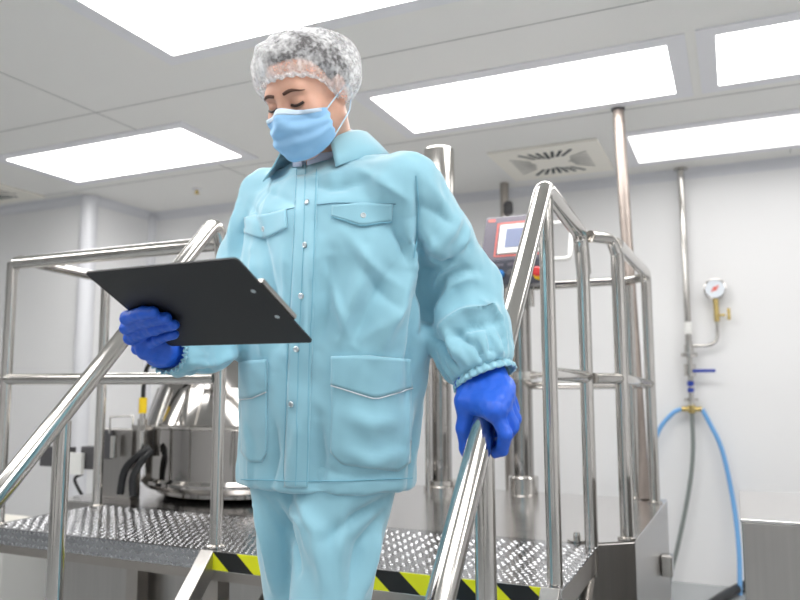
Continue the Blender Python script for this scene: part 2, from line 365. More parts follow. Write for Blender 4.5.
# ------------------------------------------------------------------ work platform with stairs
SL = 1.07                                                         # slope of the stair flight
pf = thing('work_platform', (-1.5, 2.2, FLOOR), 'steel tread plate platform with stairs and yellow black hazard strip', 'platform')
dk = MB().span((-2.56, YF-.03, DECK-.006), (-.425, YB+.02, DECK)); dm = MB()
def lozenge(mb, c, a, s=.034, wd=.012, h=.0045, up=(0, 0, 1), ux=(1, 0, 0)):
    up = np.array(up, float); ux = np.array(ux, float); uy = np.cross(up, ux); d = math.cos(a)*ux+math.sin(a)*uy; p = np.cross(up, d); c = np.array(c, float)
    mb.add([c-d*s/2, c-p*wd/2, c+d*s/2, c+p*wd/2, c-d*s/4+up*h, c-p*wd/6+up*h, c+d*s/4+up*h, c+p*wd/6+up*h], [(0, 1, 5, 4), (1, 2, 6, 5), (2, 3, 7, 6), (3, 0, 4, 7), (4, 5, 6, 7)], True)
st = .0215
for i in range(int(2.13/st)):
    for j in range(int(.53/st)):
        x = -2.55+(i+.25+.5*(j % 2))*st; y = YF-.025+(j+.5)*st
        lozenge(dk, (x+random.uniform(-.0025, .0025), y+random.uniform(-.0015, .0015), DECK), PI/4 if (i+j) % 2 else -PI/4, s=.021, wd=.0075, h=.0020)
dk.build('deck', M['tread'], pf)
fa = MB().span((-2.56, YF-.036, DECK-.058), (XL-.03, YF-.03, DECK))
for i in range(int(.98/st)):
    for j in range(3): lozenge(fa, (-2.55+(i+.5)*st, YF-.036, DECK-.010-j*st), PI/4 if (i+j) % 2 else -PI/4, up=(0, -1, 0), s=.024, wd=.009, h=.002)
fa.build('tread_fascia', M['tread'], pf)
MB().span((XL-.03, YF-.036, DECK-.058), (XR+.024, YF-.03, DECK)).build('step_fascia', M['plate'], pf)
tp = MB().span((XL+.004, YF-.0385, DECK-.056), (XR-.028, YF-.036, DECK-.001)); tp.build('hazard_tape', M['tape'], pf)
MB().span((-2.56, YF-.03, DECK-.09), (-.425, YF+.02, DECK-.006)).span((-2.56, YB-.03, DECK-.09), (-.425, YB+.02, DECK-.006)).span((-.47, YF, DECK-.075), (-.427, YB, DECK-.006)).span((-2.56, YF, DECK-.075), (-2.51, YB, DECK-.006)).build('frame', M['under'], pf)
for (x, y) in ((-2.30, YB-.03), (-.455, YF+.02), (-1.5, YB-.03), (XL, YF+.02)): MB().span((x-.03, y-.03, FLOOR), (x+.03, y+.03, DECK-.06)).build('leg', M['under'], pf)
for x in (XL, XR): MB().tube([(x-.0, YF+.03, FLOOR+.3), (x, YB-.02, DECK-.08)], .02, n=4).build('brace', M['under'], pf)
dn = np.array([0, -1, -SL]); dn /= np.linalg.norm(dn); nm = np.array([0, -SL, 1]); nm /= np.linalg.norm(nm)
Ls = (DECK-FLOOR)/abs(dn[2])
for x in (XL+.005, XR-.005):
    ctr = np.array([x, YF-.05, DECK-.012])+dn*(Ls/2-.03)-nm*.028
    MB().box(ctr, (.05, Ls-.02, .055), ((1, 0, 0), dn, nm)).build('stringer', M['brushed'], pf, bevel=.003)
for k in (1, 2):
    z = DECK-.243*k; y = YF-.243*k/SL; tr = MB().span((XL+.035, y-.10, z-.03), (XR-.035, y+.14, z))
    for i in range(34):
        for j in range(7): lozenge(tr, (XL+.05+i*.0295, y-.085+j*.033, z), PI/4 if (i+j) % 2 else -PI/4)
    tr.build('stair_tread', M['tread'], pf)

RP, RH = .0205, .0245
def foot(mb, x, y, z=DECK): mb.lathe((x, y, z+.001), [(.032, 0), (.032, .006), (.0215, .010), (.0215, .012)], n=24)
# left rails
lg = thing('guard_rail', (XL, YF, DECK), 'left tubular steel guard rail with stair handrail behind the clipboard', 'guard rail', 'tubular guard rails')
def il(y): return .385+1.045*(y-1.809)
MB().tube([(XL, .95, il(.95)), (XL, 1.955, il(1.955)), (XL, 1.995, .44), (XL, 1.995, .30)], RH, fillet=.075, steps=10).build('stair_handrail', M['steel'], lg)
p = MB().tube([(XL, 1.995, DECK), (XL, 1.995, .47)], RP); foot(p, XL, 1.995); p.build('post', M['steel'], lg)
p = MB().tube([(XL, 1.373, DECK-SL*(YF-1.373)-.02), (XL, 1.373, il(1.373)-.02)], RP); p.build('post', M['steel'], lg)
p = MB().tube([(-2.535, YF, DECK), (-2.535, YF, .47)], RP); foot(p, -2.535, YF); p.build('post', M['steel'], lg)
p = MB().tube([(-2.52, 2.44, DECK), (-2.52, 2.44, .43)], RP); foot(p, -2.52, 2.44); p.build('post', M['steel'], lg)
MB().tube([(XL, 1.985, .468), (-2.515, YF, .468)], RH).build('top_rail', M['steel'], lg)
MB().tube([(-2.535, YF, .43), (-2.535, YF+.02, .487), (-2.52, 2.44, .465), (-2.52, 2.44, .38)], RP, fillet=.06).build('side_rail', M['steel'], lg)
MB().tube([(XL-.015, 1.99, .02), (-2.57, YF, .02)], RP).build('mid_rail', M['steel'], lg)
MB().tube([(-2.53, YF+.015, .02), (-2.52, 2.43, .02)], RP).build('mid_rail', M['steel'], lg)
# right rails
rg = thing('guard_rail', (XR, YF, DECK), 'right tubular steel guard rail with sloping handrail held by a gloved hand', 'guard rail', 'tubular guard rails')
def ir(y): return .437+1.086*(y-1.881)
MB().tube([(XR, .88, ir(.88)), (XR, 1.965, ir(1.965)+.006), (XR, 2.49, .500), (XR+.008, 2.49, .36)], RH, fillet=.05, steps=8).build('stair_handrail', M['steel'], rg)
p = MB().tube([(XR, YF, DECK), (XR, YF, .50)], RP); p.build('post', M['steel'], rg)
p = MB().tube([(XR, 1.40, DECK-SL*(YF-1.40)-.02), (XR, 1.40, ir(1.40)-.02)], RP); p.build('post', M['steel'], rg)
p = MB().tube([(XR+.008, 2.478, DECK), (XR+.008, 2.478, .43)], RP+.001); p.build('post', M['steel'], rg)
MB().tube([(XR, YF+.01, .025), (XR+.008, 2.478, .02)], RP).build('mid_rail', M['steel'], rg)
# rails on the machine base
mg = thing('guard_rail', (-.345, 2.66, DECK), 'tubular steel guard rail along the right edge of the machine base', 'guard rail', 'tubular guard rails')
C_, E_, D_ = (-.352, 2.645), (-.34, 3.47), (-.43, 3.56)
MB().tube([(XR+.03, 2.50, .49), (C_[0]-.015, C_[1]-.02, .50), (C_[0], C_[1], .44)], RP, fillet=.04).build('link_rail', M['steel'], mg)
MB().tube([(C_[0], C_[1]+.005, .485), (E_[0], E_[1], .49), (E_[0], E_[1]+.005, .40)], RH-.002, fillet=.05).build('top_rail', M['steel'], mg)
MB().tube([(E_[0], E_[1], .475), (D_[0], D_[1], .475), (-.99, 3.58, .475)], RP).build('top_rail', M['steel'], mg)
for x, y in (C_, E_, D_): p = MB().tube([(x, y, DECK), (x, y, .45)], RP+.002); foot(p, x, y); p.build('post', M['steel'], mg)
MB().tube([(XR+.03, 2.49, .015), (C_[0], C_[1], .015), (E_[0], E_[1], -.005), (D_[0], D_[1], -.008), (-.93, 3.55, -.012)], RP-.002).build('mid_rail', M['steel'], mg)

# ------------------------------------------------------------------ left: boxes, hoses, cable
cb = thing('valve_cabinet', (-2.72, 2.78, DECK), 'small stainless valve cabinet standing left of the mixing tank', 'cabinet')
ca = onY(105, 428, 2.67); cz = ca[2]
MB().span((-2.712, 2.65, DECK+.001), (-2.538, 2.715, cz)).build('body', M['brushed'], cb, bevel=.004)
MB().span((-2.712, 2.635, cz-.14), (-2.650, 2.649, cz-.005)).build('dark_plate', M['darkbox'], cb, bevel=.003)
MB().tube([(-2.617, 2.62, cz-.13), (-2.617, 2.62, cz-.03)], .016).build('air_cylinder', M['steel'], cb)
MB().tube([(-2.645, 2.62, cz-.02), (-2.645, 2.62, cz+.055), (-2.545, 2.66, cz+.06), (-2.545, 2.66, cz)], .005, n=8).build('wire_guard', M['steel'], cb)
vb = MB().tube([(-2.452, 2.62, cz-.12), (-2.452, 2.62, cz+.05)], .022); vb.box((-2.452, 2.62, cz+.01), (.075, .04, .025)); vb.build('valve_block', M['steel'], cb)
def hose(pts, r, m_, name, label):
    P = [np.array(p, float) for p in pts]; Q = []
    for i in range(len(P)-1):                                     # Catmull-Rom through the points
        a, b_, c_, d = P[max(i-1, 0)], P[i], P[i+1], P[min(i+2, len(P)-1)]
        for k in range(8): t = k/8; Q.append(.5*((2*b_)+(-a+c_)*t+(2*a-5*b_+4*c_-d)*t*t+(-a+3*b_-3*c_+d)*t**3))
    Q.append(P[-1]); return tag(MB().tube(Q, r, n=12).build(name, m_), label, 'hose')
for i, pp_ in enumerate((((150, 447), (139, 455), (125, 470), (120, 494)), ((152, 450), (141, 462), (133, 478), (133, 496)))):
    hose([onY(x, y, 2.60-.035*(k > 0)) for k, (x, y) in enumerate(pp_)], .0165, M['black'], 'black_hose', ('left' if i == 0 else 'right')+' one of two thick black hoses bending down beside the tank')
yc = thing('cable', (-2.452, 2.62, cz+.05), 'thin black cable with yellow plug rising from the valve block', 'cable')
MB().tube([(-2.452, 2.62, cz+.14), (-2.452, 2.62, cz+.2), (-2.42, 2.60, cz+.28), (-2.37, 2.58, cz+.31)], .010, fillet=.05, n=10).build('cord', M['black'], yc)
MB().tube([(-2.452, 2.62, cz+.075), (-2.452, 2.62, cz+.145)], .018, n=16).build('plug', M['yellow'], yc)
MB().tube([(-2.452, 2.62, cz+.05), (-2.452, 2.62, cz+.08)], .013, n=16).build('socket', M['steel'], yc)
jb = thing('junction_box', (-2.95, 2.85, -.3), 'grey junction box pair on an arm left of the valve cabinet', 'junction box')
j0 = onY(45, 446, 2.85); j1 = onY(71, 467, 2.85)
MB().span((j0[0], 2.82, j1[2]), (j1[0], 2.88, j0[2])).build('left_box', M['darkbox'], jb, bevel=.004)
j2 = onY(84, 446, 2.85); j3 = onY(106, 470, 2.85)
MB().span((j2[0], 2.83, j3[2]), (j3[0]+.02, 2.89, j2[2])).build('right_box', M['darkbox'], jb, bevel=.004)
j4 = onY(73, 452, 2.84); j5 = onY(87, 474, 2.84)
MB().span((j4[0], 2.80, j5[2]), (j5[0], 2.82, j4[2])).build('white_tag', M['white'], jb)
MB().tube([(j0[0]+.05, 2.89, (j0[2]+j1[2])/2), (-2.80, 2.89, (j0[2]+j1[2])/2)], .012).build('arm', M['under'], jb)
k0, k1, k2 = onY(73, 478, 2.84), onY(82, 496, 2.84), onY(96, 507, 2.9)
tag(MB().tube([j5+np.array([-.03, 0, 0]), k0, k1, k2, (k2[0]+.1, 2.88, DECK+.008)], .008, fillet=.04, n=10).build('cable', M['black']), 'thin black cable drooping from the junction box to the base', 'cable')
bn = thing('storage_bin', (-3.75, 2.95, FLOOR), 'pale cream plastic bin on the floor below the left deck', 'bin')
z = FLOOR
MB().add([(-4.15, 2.75, z), (-3.50, 2.75, z), (-3.50, 3.15, z), (-4.15, 3.15, z), (-4.2, 2.7, z+.45), (-3.43, 2.7, z+.45), (-3.43, 3.2, z+.45), (-4.2, 3.2, z+.45)],
         [(3, 2, 1, 0), (0, 1, 5, 4), (1, 2, 6, 5), (2, 3, 7, 6), (3, 0, 4, 7), (4, 5, 6, 7)], False).build('tub', M['white'], bn, bevel=.02)
MB().span((-4.22, 2.68, z+.45), (-3.41, 3.22, z+.475)).build('lid', M['cream'], bn, bevel=.008)

# ------------------------------------------------------------------ right: wall pipe with gauge, hoses, bench
YP = YR-.07
wp = thing('gauge_pipe', (*onY(690, 409, YP)[:2], -.1), 'slim steel wall pipe with pressure gauge and blue lever valve', 'pipe')
def w3(x, y, d=0): return onY(x, y, YP-d)
pt = w3(679, 162); pt[2] = CEIL-.002; pb = w3(690, 345); pt[0] = pb[0] = (pt[0]+pb[0])/2
def wx(y): a = w3(688, y); return np.array([pb[0], YP, a[2]])
MB().tube([pt, wx(345)], .02).build('riser', M['steel'], wp)
MB().lathe(pt, [(.045, 0), (.045, -.01), (.022, -.012)], n=24).build('ceiling_collar', M['steel'], wp)
MB().tube([wx(322), wx(334)], .025).build('white_sleeve', M['white'], wp)
MB().tube([wx(345), wx(352)], .028).tube([wx(353), wx(357)], .05).tube([wx(357), wx(404)], .016).tube([wx(364), wx(376)], .036).tube([wx(398), wx(401)], .042).build('fittings', M['steel'], wp)
MB().box(wx(371)+np.array([.085, -.03, 0]), (.13, .018, .02)).build('valve_lever', M['bluelever'], wp, bevel=.003)
MB().tube([wx(381), wx(386)], .02).tube([wx(388), wx(392)], .02).build('blue_bands', M['bluelever'], wp)
MB().tube([wx(405), wx(413)], .022).tube([wx(409)+np.array([-.06, 0, 0]), wx(409)+np.array([.06, 0, 0])], .017).build('brass_tee', M['brass'], wp)
g = w3(717, 320)
MB().tube([wx(346), wx(346)+np.array([g[0]-pb[0], 0, 0]), (g[0], YP, g[2])], .011, fillet=.08).build('gauge_tube', M['steel'], wp)
gc = w3(715, 289)
MB().tube([(g[0], YP, g[2]-.01), (gc[0], YP, gc[2]-.05)], .017).tube([(g[0], YP, g[2]+.03), (g[0]+.05, YP, g[2]+.03)], .008).build('gauge_valve', M['brass'], wp)
MB().box((g[0]+.07, YP, g[2]+.035), (.02, .012, .075)).build('valve_handle', M['brass'], wp, bevel=.003)
MB().lathe(gc+np.array([0, .02, 0]), [(.064, 0), (.066, .01), (.066, .045), (.058, .048), (.057, .04)], (0, -1, 0), 40).build('gauge_case', M['steel'], wp)
MB().lathe(gc+np.array([0, -.0205, 0]), [(.057, 0), (.057, .002)], (0, -1, 0), 40).build('gauge_dial', M['dial'], wp)
MB().box(gc+np.array([.0, -.0240, .0]), (.055, .002, .012), ((.75, 0, .66), (0, 1, 0), (-.66, 0, .75))).lathe(gc+np.array([0, -.0225, 0]), [(.014, 0), (.014, .003)], (0, -1, 0), 20).build('gauge_needle', M['redline'], wp)
tee = wx(409)
hose([tee+np.array([-.06, 0, 0]), w3(672, 414), w3(658, 432), w3(646, 470), w3(638, 510), w3(634, 575)], .014, M['bluehose'], 'air_hose', 'light blue hose arching left from the brass tee behind the rails')
hose([tee+np.array([.06, 0, 0]), w3(709, 422), w3(722, 450), w3(733, 500), w3(739, 550, .05), w3(740, 600, .1)], .014, M['bluehose'], 'air_hose', 'light blue hose arching right from the brass tee to the floor')
hose([wx(412)-np.array([0, 0, .005]), w3(693, 450), w3(689, 490), w3(678, 545), w3(668, 585), w3(664, 612)], .013, M['greyhose'], 'drain_hose', 'thin grey hose hanging straight down from the brass tee')
fh = [onZ(x, y, FLOOR+.03) for x, y in ((690, 618), (718, 600), (735, 590), (750, 584), (775, 580))]
hose(fh, .028, M['black'], 'floor_hose', 'thick black hose lying on the floor by the back wall')
bc = thing('steel_bench', (.6, 2.44, FLOOR), 'stainless steel bench with brushed front at the right frame edge', 'bench')
BY0, BY1, BZ = 2.154, 2.722, -.35
MB().span((.0, BY0+.004, FLOOR+.08), (1.3, BY1, BZ-.008)).build('body', M['brushed'], bc, bevel=.003)
MB().span((-.003, BY0, BZ-.008), (1.304, BY1, BZ)).build('worktop', M['plate'], bc, bevel=.002)
for x in (.05, 1.25):
    for y in (BY0+.06, BY1-.06): MB().lathe((x, y, FLOOR), [(.03, 0), (.03, .01), (.018, .015), (.018, .082)], n=20).build('foot', M['steel'], bc)
#PERSON#
# ------------------------------------------------------------------ person
def rcone(P, a, b, ra, rb):
    a = np.array(a, float); b = np.array(b, float); ab = b-a; t = np.clip(((P-a)@ab)/(ab@ab), 0, 1)
    return np.linalg.norm(P-a-t[:, None]*ab, axis=1)-(ra+(rb-ra)*t)
def chain(P, pts, rs, k=.012):
    d = None
    for i in range(len(pts)-1):
        e = rcone(P, pts[i], pts[i+1], rs[i], rs[i+1]); d = e if d is None else smin(d, e, k)
    return d
def ellip(P, c, ax, r):
    q = (P-np.array(c, float))@np.array(ax, float).T; r = np.array(r, float)
    k0 = np.linalg.norm(q/r, axis=1); k1 = np.linalg.norm(q/(r*r), axis=1); return k0*(k0-1)/np.maximum(k1, 1e-9)
def smin(a, b, k):
    h = np.maximum(k-np.abs(a-b), 0)/k; return np.minimum(a, b)-h*h*k*.25
def smax(a, b, k): return -smin(-a, -b, k)
def surfnets(f, lo, hi, h):
    """smooth surface of the solid f < 0 as vertices and quads"""
    lo = np.array(lo, float); n = np.ceil((np.array(hi)-lo)/h).astype(int)+1
    X = np.stack(np.meshgrid(*[lo[i]+h*np.arange(n[i]) for i in range(3)], indexing='ij'), -1)
    D = f(X.reshape(-1, 3)).reshape(n); ins = D < 0; acc = np.zeros(tuple(n-1)+(3,)); cnt = np.zeros(tuple(n-1))
    sl = lambda o, a: slice(o, n[a]-1+o)
    off = [(i, j, k) for i in (0, 1) for j in (0, 1) for k in (0, 1)]
    for a in range(3):
        for o in off:
            if o[a]: continue
            q = list(o); q[a] = 1
            A = D[sl(o[0], 0), sl(o[1], 1), sl(o[2], 2)]; B = D[sl(q[0], 0), sl(q[1], 1), sl(q[2], 2)]
            m = (A < 0) != (B < 0); t = np.where(m, A/np.where(A == B, 1, A-B), 0)
            for c_ in range(3): acc[..., c_] += np.where(m, o[c_]+(t if c_ == a else 0), 0)
            cnt += m
    act = cnt > 0; idx = -np.ones(act.shape, int); idx[act] = np.arange(act.sum())
    V = (np.argwhere(act)+acc[act]/cnt[act][:, None])*h+lo; F = []
    for a in range(3):
        b, c_ = (a+1) % 3, (a+2) % 3
        s0 = [slice(None)]*3; s1 = [slice(None)]*3; s0[a] = slice(0, -1); s1[a] = slice(1, None)
        A, B = ins[tuple(s0)], ins[tuple(s1)]; e = np.argwhere(A != B)
        e = e[(e[:, b] > 0) & (e[:, c_] > 0) & (e[:, b] < n[b]-1) & (e[:, c_] < n[c_]-1)]
        def g(db, dc): q = e.copy(); q[:, b] += db; q[:, c_] += dc; return idx[q[:, 0], q[:, 1], q[:, 2]]
        Q = np.stack([g(-1, -1), g(0, -1), g(0, 0), g(-1, 0)], 1); fl = ~A[e[:, 0], e[:, 1], e[:, 2]]
        Q[fl] = Q[fl][:, ::-1]; F.append(Q)
    F = np.concatenate(F); F = F[(F >= 0).all(1)]
    return V, F
def vnormals(V, F):
    n = np.cross(V[F[:, 2]]-V[F[:, 0]], V[F[:, 3]]-V[F[:, 1]]); N = np.zeros_like(V)
    for i in range(4): np.add.at(N, F[:, i], n)
    return N/np.maximum(np.linalg.norm(N, axis=1), 1e-12)[:, None]
def smooth(V, F, it=2, lam=.5):
    E = np.concatenate([F[:, [0, 1]], F[:, [1, 2]], F[:, [2, 3]], F[:, [3, 0]]])
    for _ in range(it):
        S = np.zeros_like(V); C = np.zeros(len(V)); np.add.at(S, E[:, 0], V[E[:, 1]]); np.add.at(C, E[:, 0], 1); np.add.at(S, E[:, 1], V[E[:, 0]]); np.add.at(C, E[:, 1], 1)
        V = V+lam*(S/np.maximum(C, 1)[:, None]-V)
    return V
def mesh_obj(name, V, F, m, parent):
    mb = MB(); mb.v = [tuple(p) for p in V]; mb.f = [list(map(int, q)) for q in F]; mb.s = [True]*len(F); return mb.build(name, m, parent)
def bvh(V, F): return BVHTree.FromPolygons([Vector(p) for p in V], [list(map(int, q)) for q in F])
def hit(B, x, y, off=0.0):
    d = ray(x, y); d = d/np.linalg.norm(d); p, n_, i, t = B.ray_cast(Vector((0, 0, 0)), Vector(d))
    if p is None: return None, None
    return np.array(p)+np.array(n_)*off, np.array(n_)
def polydist(V, L):
    best = np.full(len(V), 9.0); par = np.zeros(len(V)); S = np.concatenate([[0], np.cumsum(np.linalg.norm(np.diff(L, axis=0), axis=1))])
    for i in range(len(L)-1):
        a, b = L[i], L[i+1]; ab = b-a; t = np.clip(((V-a)@ab)/max(ab@ab, 1e-12), 0, 1); d = np.linalg.norm(V-a-t[:, None]*ab, axis=1); m_ = d < best
        best[m_] = d[m_]; par[m_] = (S[i]+t[m_]*(S[i+1]-S[i]))/S[-1]
    return best, par
def fold(V, F, folds, gain=2.2):
    """raise ridges (+) and press valleys (-) along lines drawn on the cloth"""
    B = bvh(V, F); N = vnormals(V, F); D = np.zeros(len(V))
    for px, sig, amp in folds:
        L = [p for p in (hit(B, x, y)[0] for x, y in densify(px, 8)) if p is not None]
        if len(L) < 2: continue
        d, t = polydist(V, np.array(L)); D += (1.1 if sig >= .014 else .9)*gain*amp*np.exp(-(d/(sig*.9))**1.6)*np.clip(np.sin(PI*np.clip(t, .04, .96)), 0, 1)**.5
    return V+N*D[:, None]
def densify(px, step=6):
    o = []
    for (a, b), (c_, d) in zip(px[:-1], px[1:]):
        k = max(1, int(math.hypot(c_-a, d-b)/step)); o += [(a+(c_-a)*i/k, b+(d-b)*i/k) for i in range(k)]
    return o+[px[-1]]
def resample(px, n):
    P = np.array(px, float); S = np.concatenate([[0], np.cumsum(np.linalg.norm(np.diff(P, axis=0), axis=1))]); s = np.linspace(0, S[-1], n)
    return np.stack([np.interp(s, S, P[:, 0]), np.interp(s, S, P[:, 1])], 1)
def patch(B, top, bot, nt=20, ns=10, off=.003):
    a, b = resample(top, nt), resample(bot, nt); rows = []
    for i in range(ns+1):
        r = []
        for j in range(nt):
            q = a[j]+(b[j]-a[j])*i/ns; p, n_ = hit(B, q[0], q[1], off); r.append(p)
        rows.append(r)
    for j in range(nt):                                            # where the line misses the cloth, repeat the nearest point
        col = [rows[i][j] for i in range(ns+1)]; ok = [i for i in range(ns+1) if col[i] is not None]
        for i in range(ns+1):
            if col[i] is None: rows[i][j] = col[min(ok, key=lambda q: abs(q-i))]
    return MB().grid(rows)
def strip(B, px, r, off=.001, n=8):
    L = [p for p in (hit(B, x, y, off)[0] for x, y in densify(px, 5)) if p is not None]
    return MB().tube(L, r, n=n)

ps = thing('person', (-.83, 1.50, DECK-.486), 'person in teal coat, hair net, mask and blue gloves walking down the stairs', 'person')
# ---- directions
VD = np.array([ray(311, 95)[0], ray(311, 95)[1], 0]); VD /= np.linalg.norm(VD)
UPZ = np.array([0, 0, 1.0])
BFc = np.array([-.16, -.987, 0]); BFc /= np.linalg.norm(BFc); BL = np.cross(UPZ, BFc)      # body front, body left
# ---- head frame
hyaw = math.radians(40); hpit = math.radians(28)
tocam = -VD; lft = np.cross(VD, UPZ)*-1
h0 = math.cos(hyaw)*tocam+math.sin(hyaw)*lft; HL = np.cross(UPZ, h0); HL /= np.linalg.norm(HL)
HF = math.cos(hpit)*h0-math.sin(hpit)*UPZ; HU = np.cross(HF, HL)
HC = at(308, 96, 1.54); HS = .95
def H(l, f, u): return HC+HS*(HL*l+HF*f+HU*u)
HA = np.array([HL, HF, HU])
NB = at(331, 170, 1.645)
def head_sdf(P):
    S = HS
    d = ellip(P, H(0, -.012, .034), HA, (.077*S, .099*S, .088*S))
    d = smin(d, ellip(P, H(0, .028, -.03), HA, (.064*S, .068*S, .082*S)), .03)
    for s in (-1, 1):
        d = smin(d, rcone(P, H(s*.056, .0, -.05), H(s*.02, .068, -.098), .021*S, .022*S), .03)
        d = smin(d, ellip(P, H(s*.045, .062, -.032), HA, (.024*S, .024*S, .026*S)), .02)
    d = smin(d, rcone(P, H(-.014, .076, -.102), H(.014, .076, -.102), .02*S, .02*S), .02)
    d = smin(d, rcone(P, H(-.036, .078, .018), H(.036, .078, .018), .012*S, .012*S), .022)
    for s in (-1, 1): d = smax(d, -ellip(P, H(s*.033, .106, -.004), HA, (.022*S, .027*S, .012*S)), .014)
    for s in (-1, 1): d = smin(d, ellip(P, H(s*.032, .077, -.004), HA, (.0165*S, .0155*S, .0125*S)), .005)
    d = smin(d, rcone(P, H(0, .088, .004), H(0, .110, -.038), .009*S, .013*S), .014)
    d = smin(d, rcone(P, H(0, .106, -.042), H(0, .09, -.046), .017*S, .012*S), .01)
    d = smin(d, ellip(P, H(0, .092, -.068), HA, (.026*S, .010*S, .006*S)), .008); d = smin(d, ellip(P, H(0, .090, -.079), HA, (.022*S, .010*S, .007*S)), .006)
    for s in (-1, 1):
        e = ellip(P, H(s*.080, -.012, -.004), HA, (.010*S, .019*S, .033*S)); e = smax(e, -ellip(P, H(s*.090, -.006, -.002), HA, (.008*S, .010*S, .020*S)), .006); d = smin(d, e, .008)
    return d
def body_sdf(P):
    d = head_sdf(P)
    d = smin(d, rcone(P, H(0, -.03, -.06), NB+UPZ*.02, .052, .056), .03)
    d = smin(d, rcone(P, NB, NB-UPZ*.10, .07, .11), .04)
    return d
lo = np.minimum(H(0, 0, 0)-.15, NB-.14); hi = np.maximum(H(0, 0, 0)+.17, NB+.14)
HV, HFc = surfnets(body_sdf, lo, hi, .0036); HV = smooth(HV, HFc, 1, .4)
body = mesh_obj('body', HV, HFc, M['skin'], ps); HB = bvh(HV, HFc)
def hray(o, d):
    p, n_, i, t = HB.ray_cast(Vector(o), Vector(d)); return (None, None) if p is None else (np.array(p), np.array(n_))
for s in (-1, 1):                                                  # eyes looking down, brows, lashes
    eb = MB(); L = []
    for k in range(9):
        t = k/8; l = s*(.013+.040*t); p, n_ = hray(H(l, .2, .0165+.005*math.sin(PI*min(1, t*1.05))-.002*t), -HF)
        if p is not None: L.append(p+n_*.0005)
    eb.tube(L, [.0010+.0026*math.sin(PI*min(1, .30+.70*k/8)) for k in range(len(L))], n=8); eb.build('eyebrow', M['brow'], ps)
    ls = []; up = []
    for k in range(9):
        t = k/8; p, n_ = hray(H(s*(.019+.028*t), .2, -.008-.003*math.sin(PI*t)), -HF)
        if p is not None: ls.append(p+n_*.0006)
        p, n_ = hray(H(s*(.018+.030*t), .2, .006+.003*math.sin(PI*t)), -HF)
        if p is not None: up.append(p+n_*.0)
    MB().tube(ls, .0030, n=6).build('eyelashes', M['iris'], ps)
# ---- hair under the net, and the net itself
def sph(az, el): return np.array([math.cos(el)*math.sin(az), math.cos(el)*math.cos(az), math.sin(el)])
def cran(az, el, grow, c=(0, -.012, .034), r=(.077, .099, .088)):
    q = sph(az, el); k = 1/math.sqrt(sum((q[i]/(r[i]+grow))**2 for i in range(3))); return H(*(np.array(c)+q*k))
NA = 96
def hline(az):                                                     # hairline height angle round the head
    a = abs((az+PI) % (2*PI)-PI); x = np.interp(a, [0, .6, .95, 1.25, 1.6, 2.0, PI], [.50, .52, .36, -.12, -.38, -.60, -.80]); return float(x)
rows = []
for i in range(17):
    t = i/16; rows.append([cran(2*PI*j/NA, hline(2*PI*j/NA)*(1-t)+(PI/2-.01)*t, .002+.008*min(1, t*5)+.0015*math.sin(j*2.3)*math.sin(i*1.3)) for j in range(NA)])
MB().grid(rows, True).build('hair', M['hair'], ps)
def bline(az):
    a = abs((az+PI) % (2*PI)-PI); return float(np.interp(a, [0, .35, .75, 1.0, 1.25, 1.5, 2.1, PI], [.15, .15, .04, -.14, -.46, -.68, -.72, -.76]))
NN = 240; rows = []; rs = np.random.RandomState(3); ph = rs.rand(40)*6.28
for i in range(29):
    t = i/28; r = []
    for j in range(NN):
        az = 2*PI*j/NN; puff = .006+.020*math.sin(PI*min(1, t*1.2)**.75)**.8+.006*min(1, t*3)
        w_ = 1-abs(((az+PI) % (2*PI)-PI))/PI
        puff += .010*math.exp(-((t-.35)/.3)**2)*(1-w_)+.016*math.exp(-((abs((az+PI) % (2*PI)-PI)-1.65)/.4)**2)*(1-t)**2+.006*t
        pl = math.sin(34*az+2*math.sin(3*az))+.6*math.sin(57*az+1.3); cr = math.exp(-t*4.5)
        puff += .0030*pl*cr+.0022*sum(math.sin((3+k)*az+ph[k]+(2+k*.7)*t*5) for k in range(6))*min(1, t*3)*.6
        el = bline(az)*(1-t)+(PI/2-.01)*t+(.035*math.sin(27*az+1)+.02*math.sin(61*az))*math.exp(-t*14)
        r.append(cran(az, el, puff))
    rows.append(r)
net = MB().grid(rows, True).build('hair_net', M['net'], ps)
r = []
for k in (0, 1, 2):
    r.append([cran(2*PI*j/NN, bline(2*PI*j/NN)+.05*k-.03+.02*math.sin(31*2*PI*j/NN), .0055+.016*math.exp(-((abs((2*PI*j/NN+PI) % (2*PI)-PI)-1.65)/.4)**2)+.003*(k == 1)+.0022*math.sin(43*2*PI*j/NN+k)) for j in range(NN)])
MB().grid(r, True).build('elastic_brim', M['net2'], ps)
# ---- face mask
rows = []; NMZ = 41
def mtop(a): return -.021+.013*math.exp(-(a/.35)**2)-.010*(abs(a)/1.25)**2
def mbot(a): return -.124+.030*(abs(a)/1.25)**2
for i in range(33):
    t = i/32; r = []
    for j in range(NMZ):
        a = -1.30+2.60*j/(NMZ-1); u = mtop(a)*(1-t)+mbot(a)*t
        R_ = .0735+.005*math.sin(PI*t); ff = .022+.066+.020*math.sin(PI*min(1, (t*.8+.12)))
        l = R_*math.sin(a)*(1+.06*math.sin(PI*t)); f = .018+(ff-.012)*math.cos(a)**.85+.018*math.exp(-(a/.30)**2)*math.exp(-((t-.22)/.25)**2)
        f -= .020*max(0, t-.80)/.2*math.cos(a); f += .0026*math.sin(t*22)*(1 if .15 < t < .9 else 0)+.0038*math.sin(7*a+8*t+1)*math.sin(PI*t)*.7
        p = H(l, f, u); q, n_ = hray(p+HF*.1*math.cos(a)+HL*.1*math.sin(a), -(HF*math.cos(a)+HL*math.sin(a)))
        if q is not None:
            dirn = HF*math.cos(a)+HL*math.sin(a)
            if (q-p)@dirn > -.0035: p = p+dirn*((q-p)@dirn+.0035)
        r.append(p)
    rows.append(r)
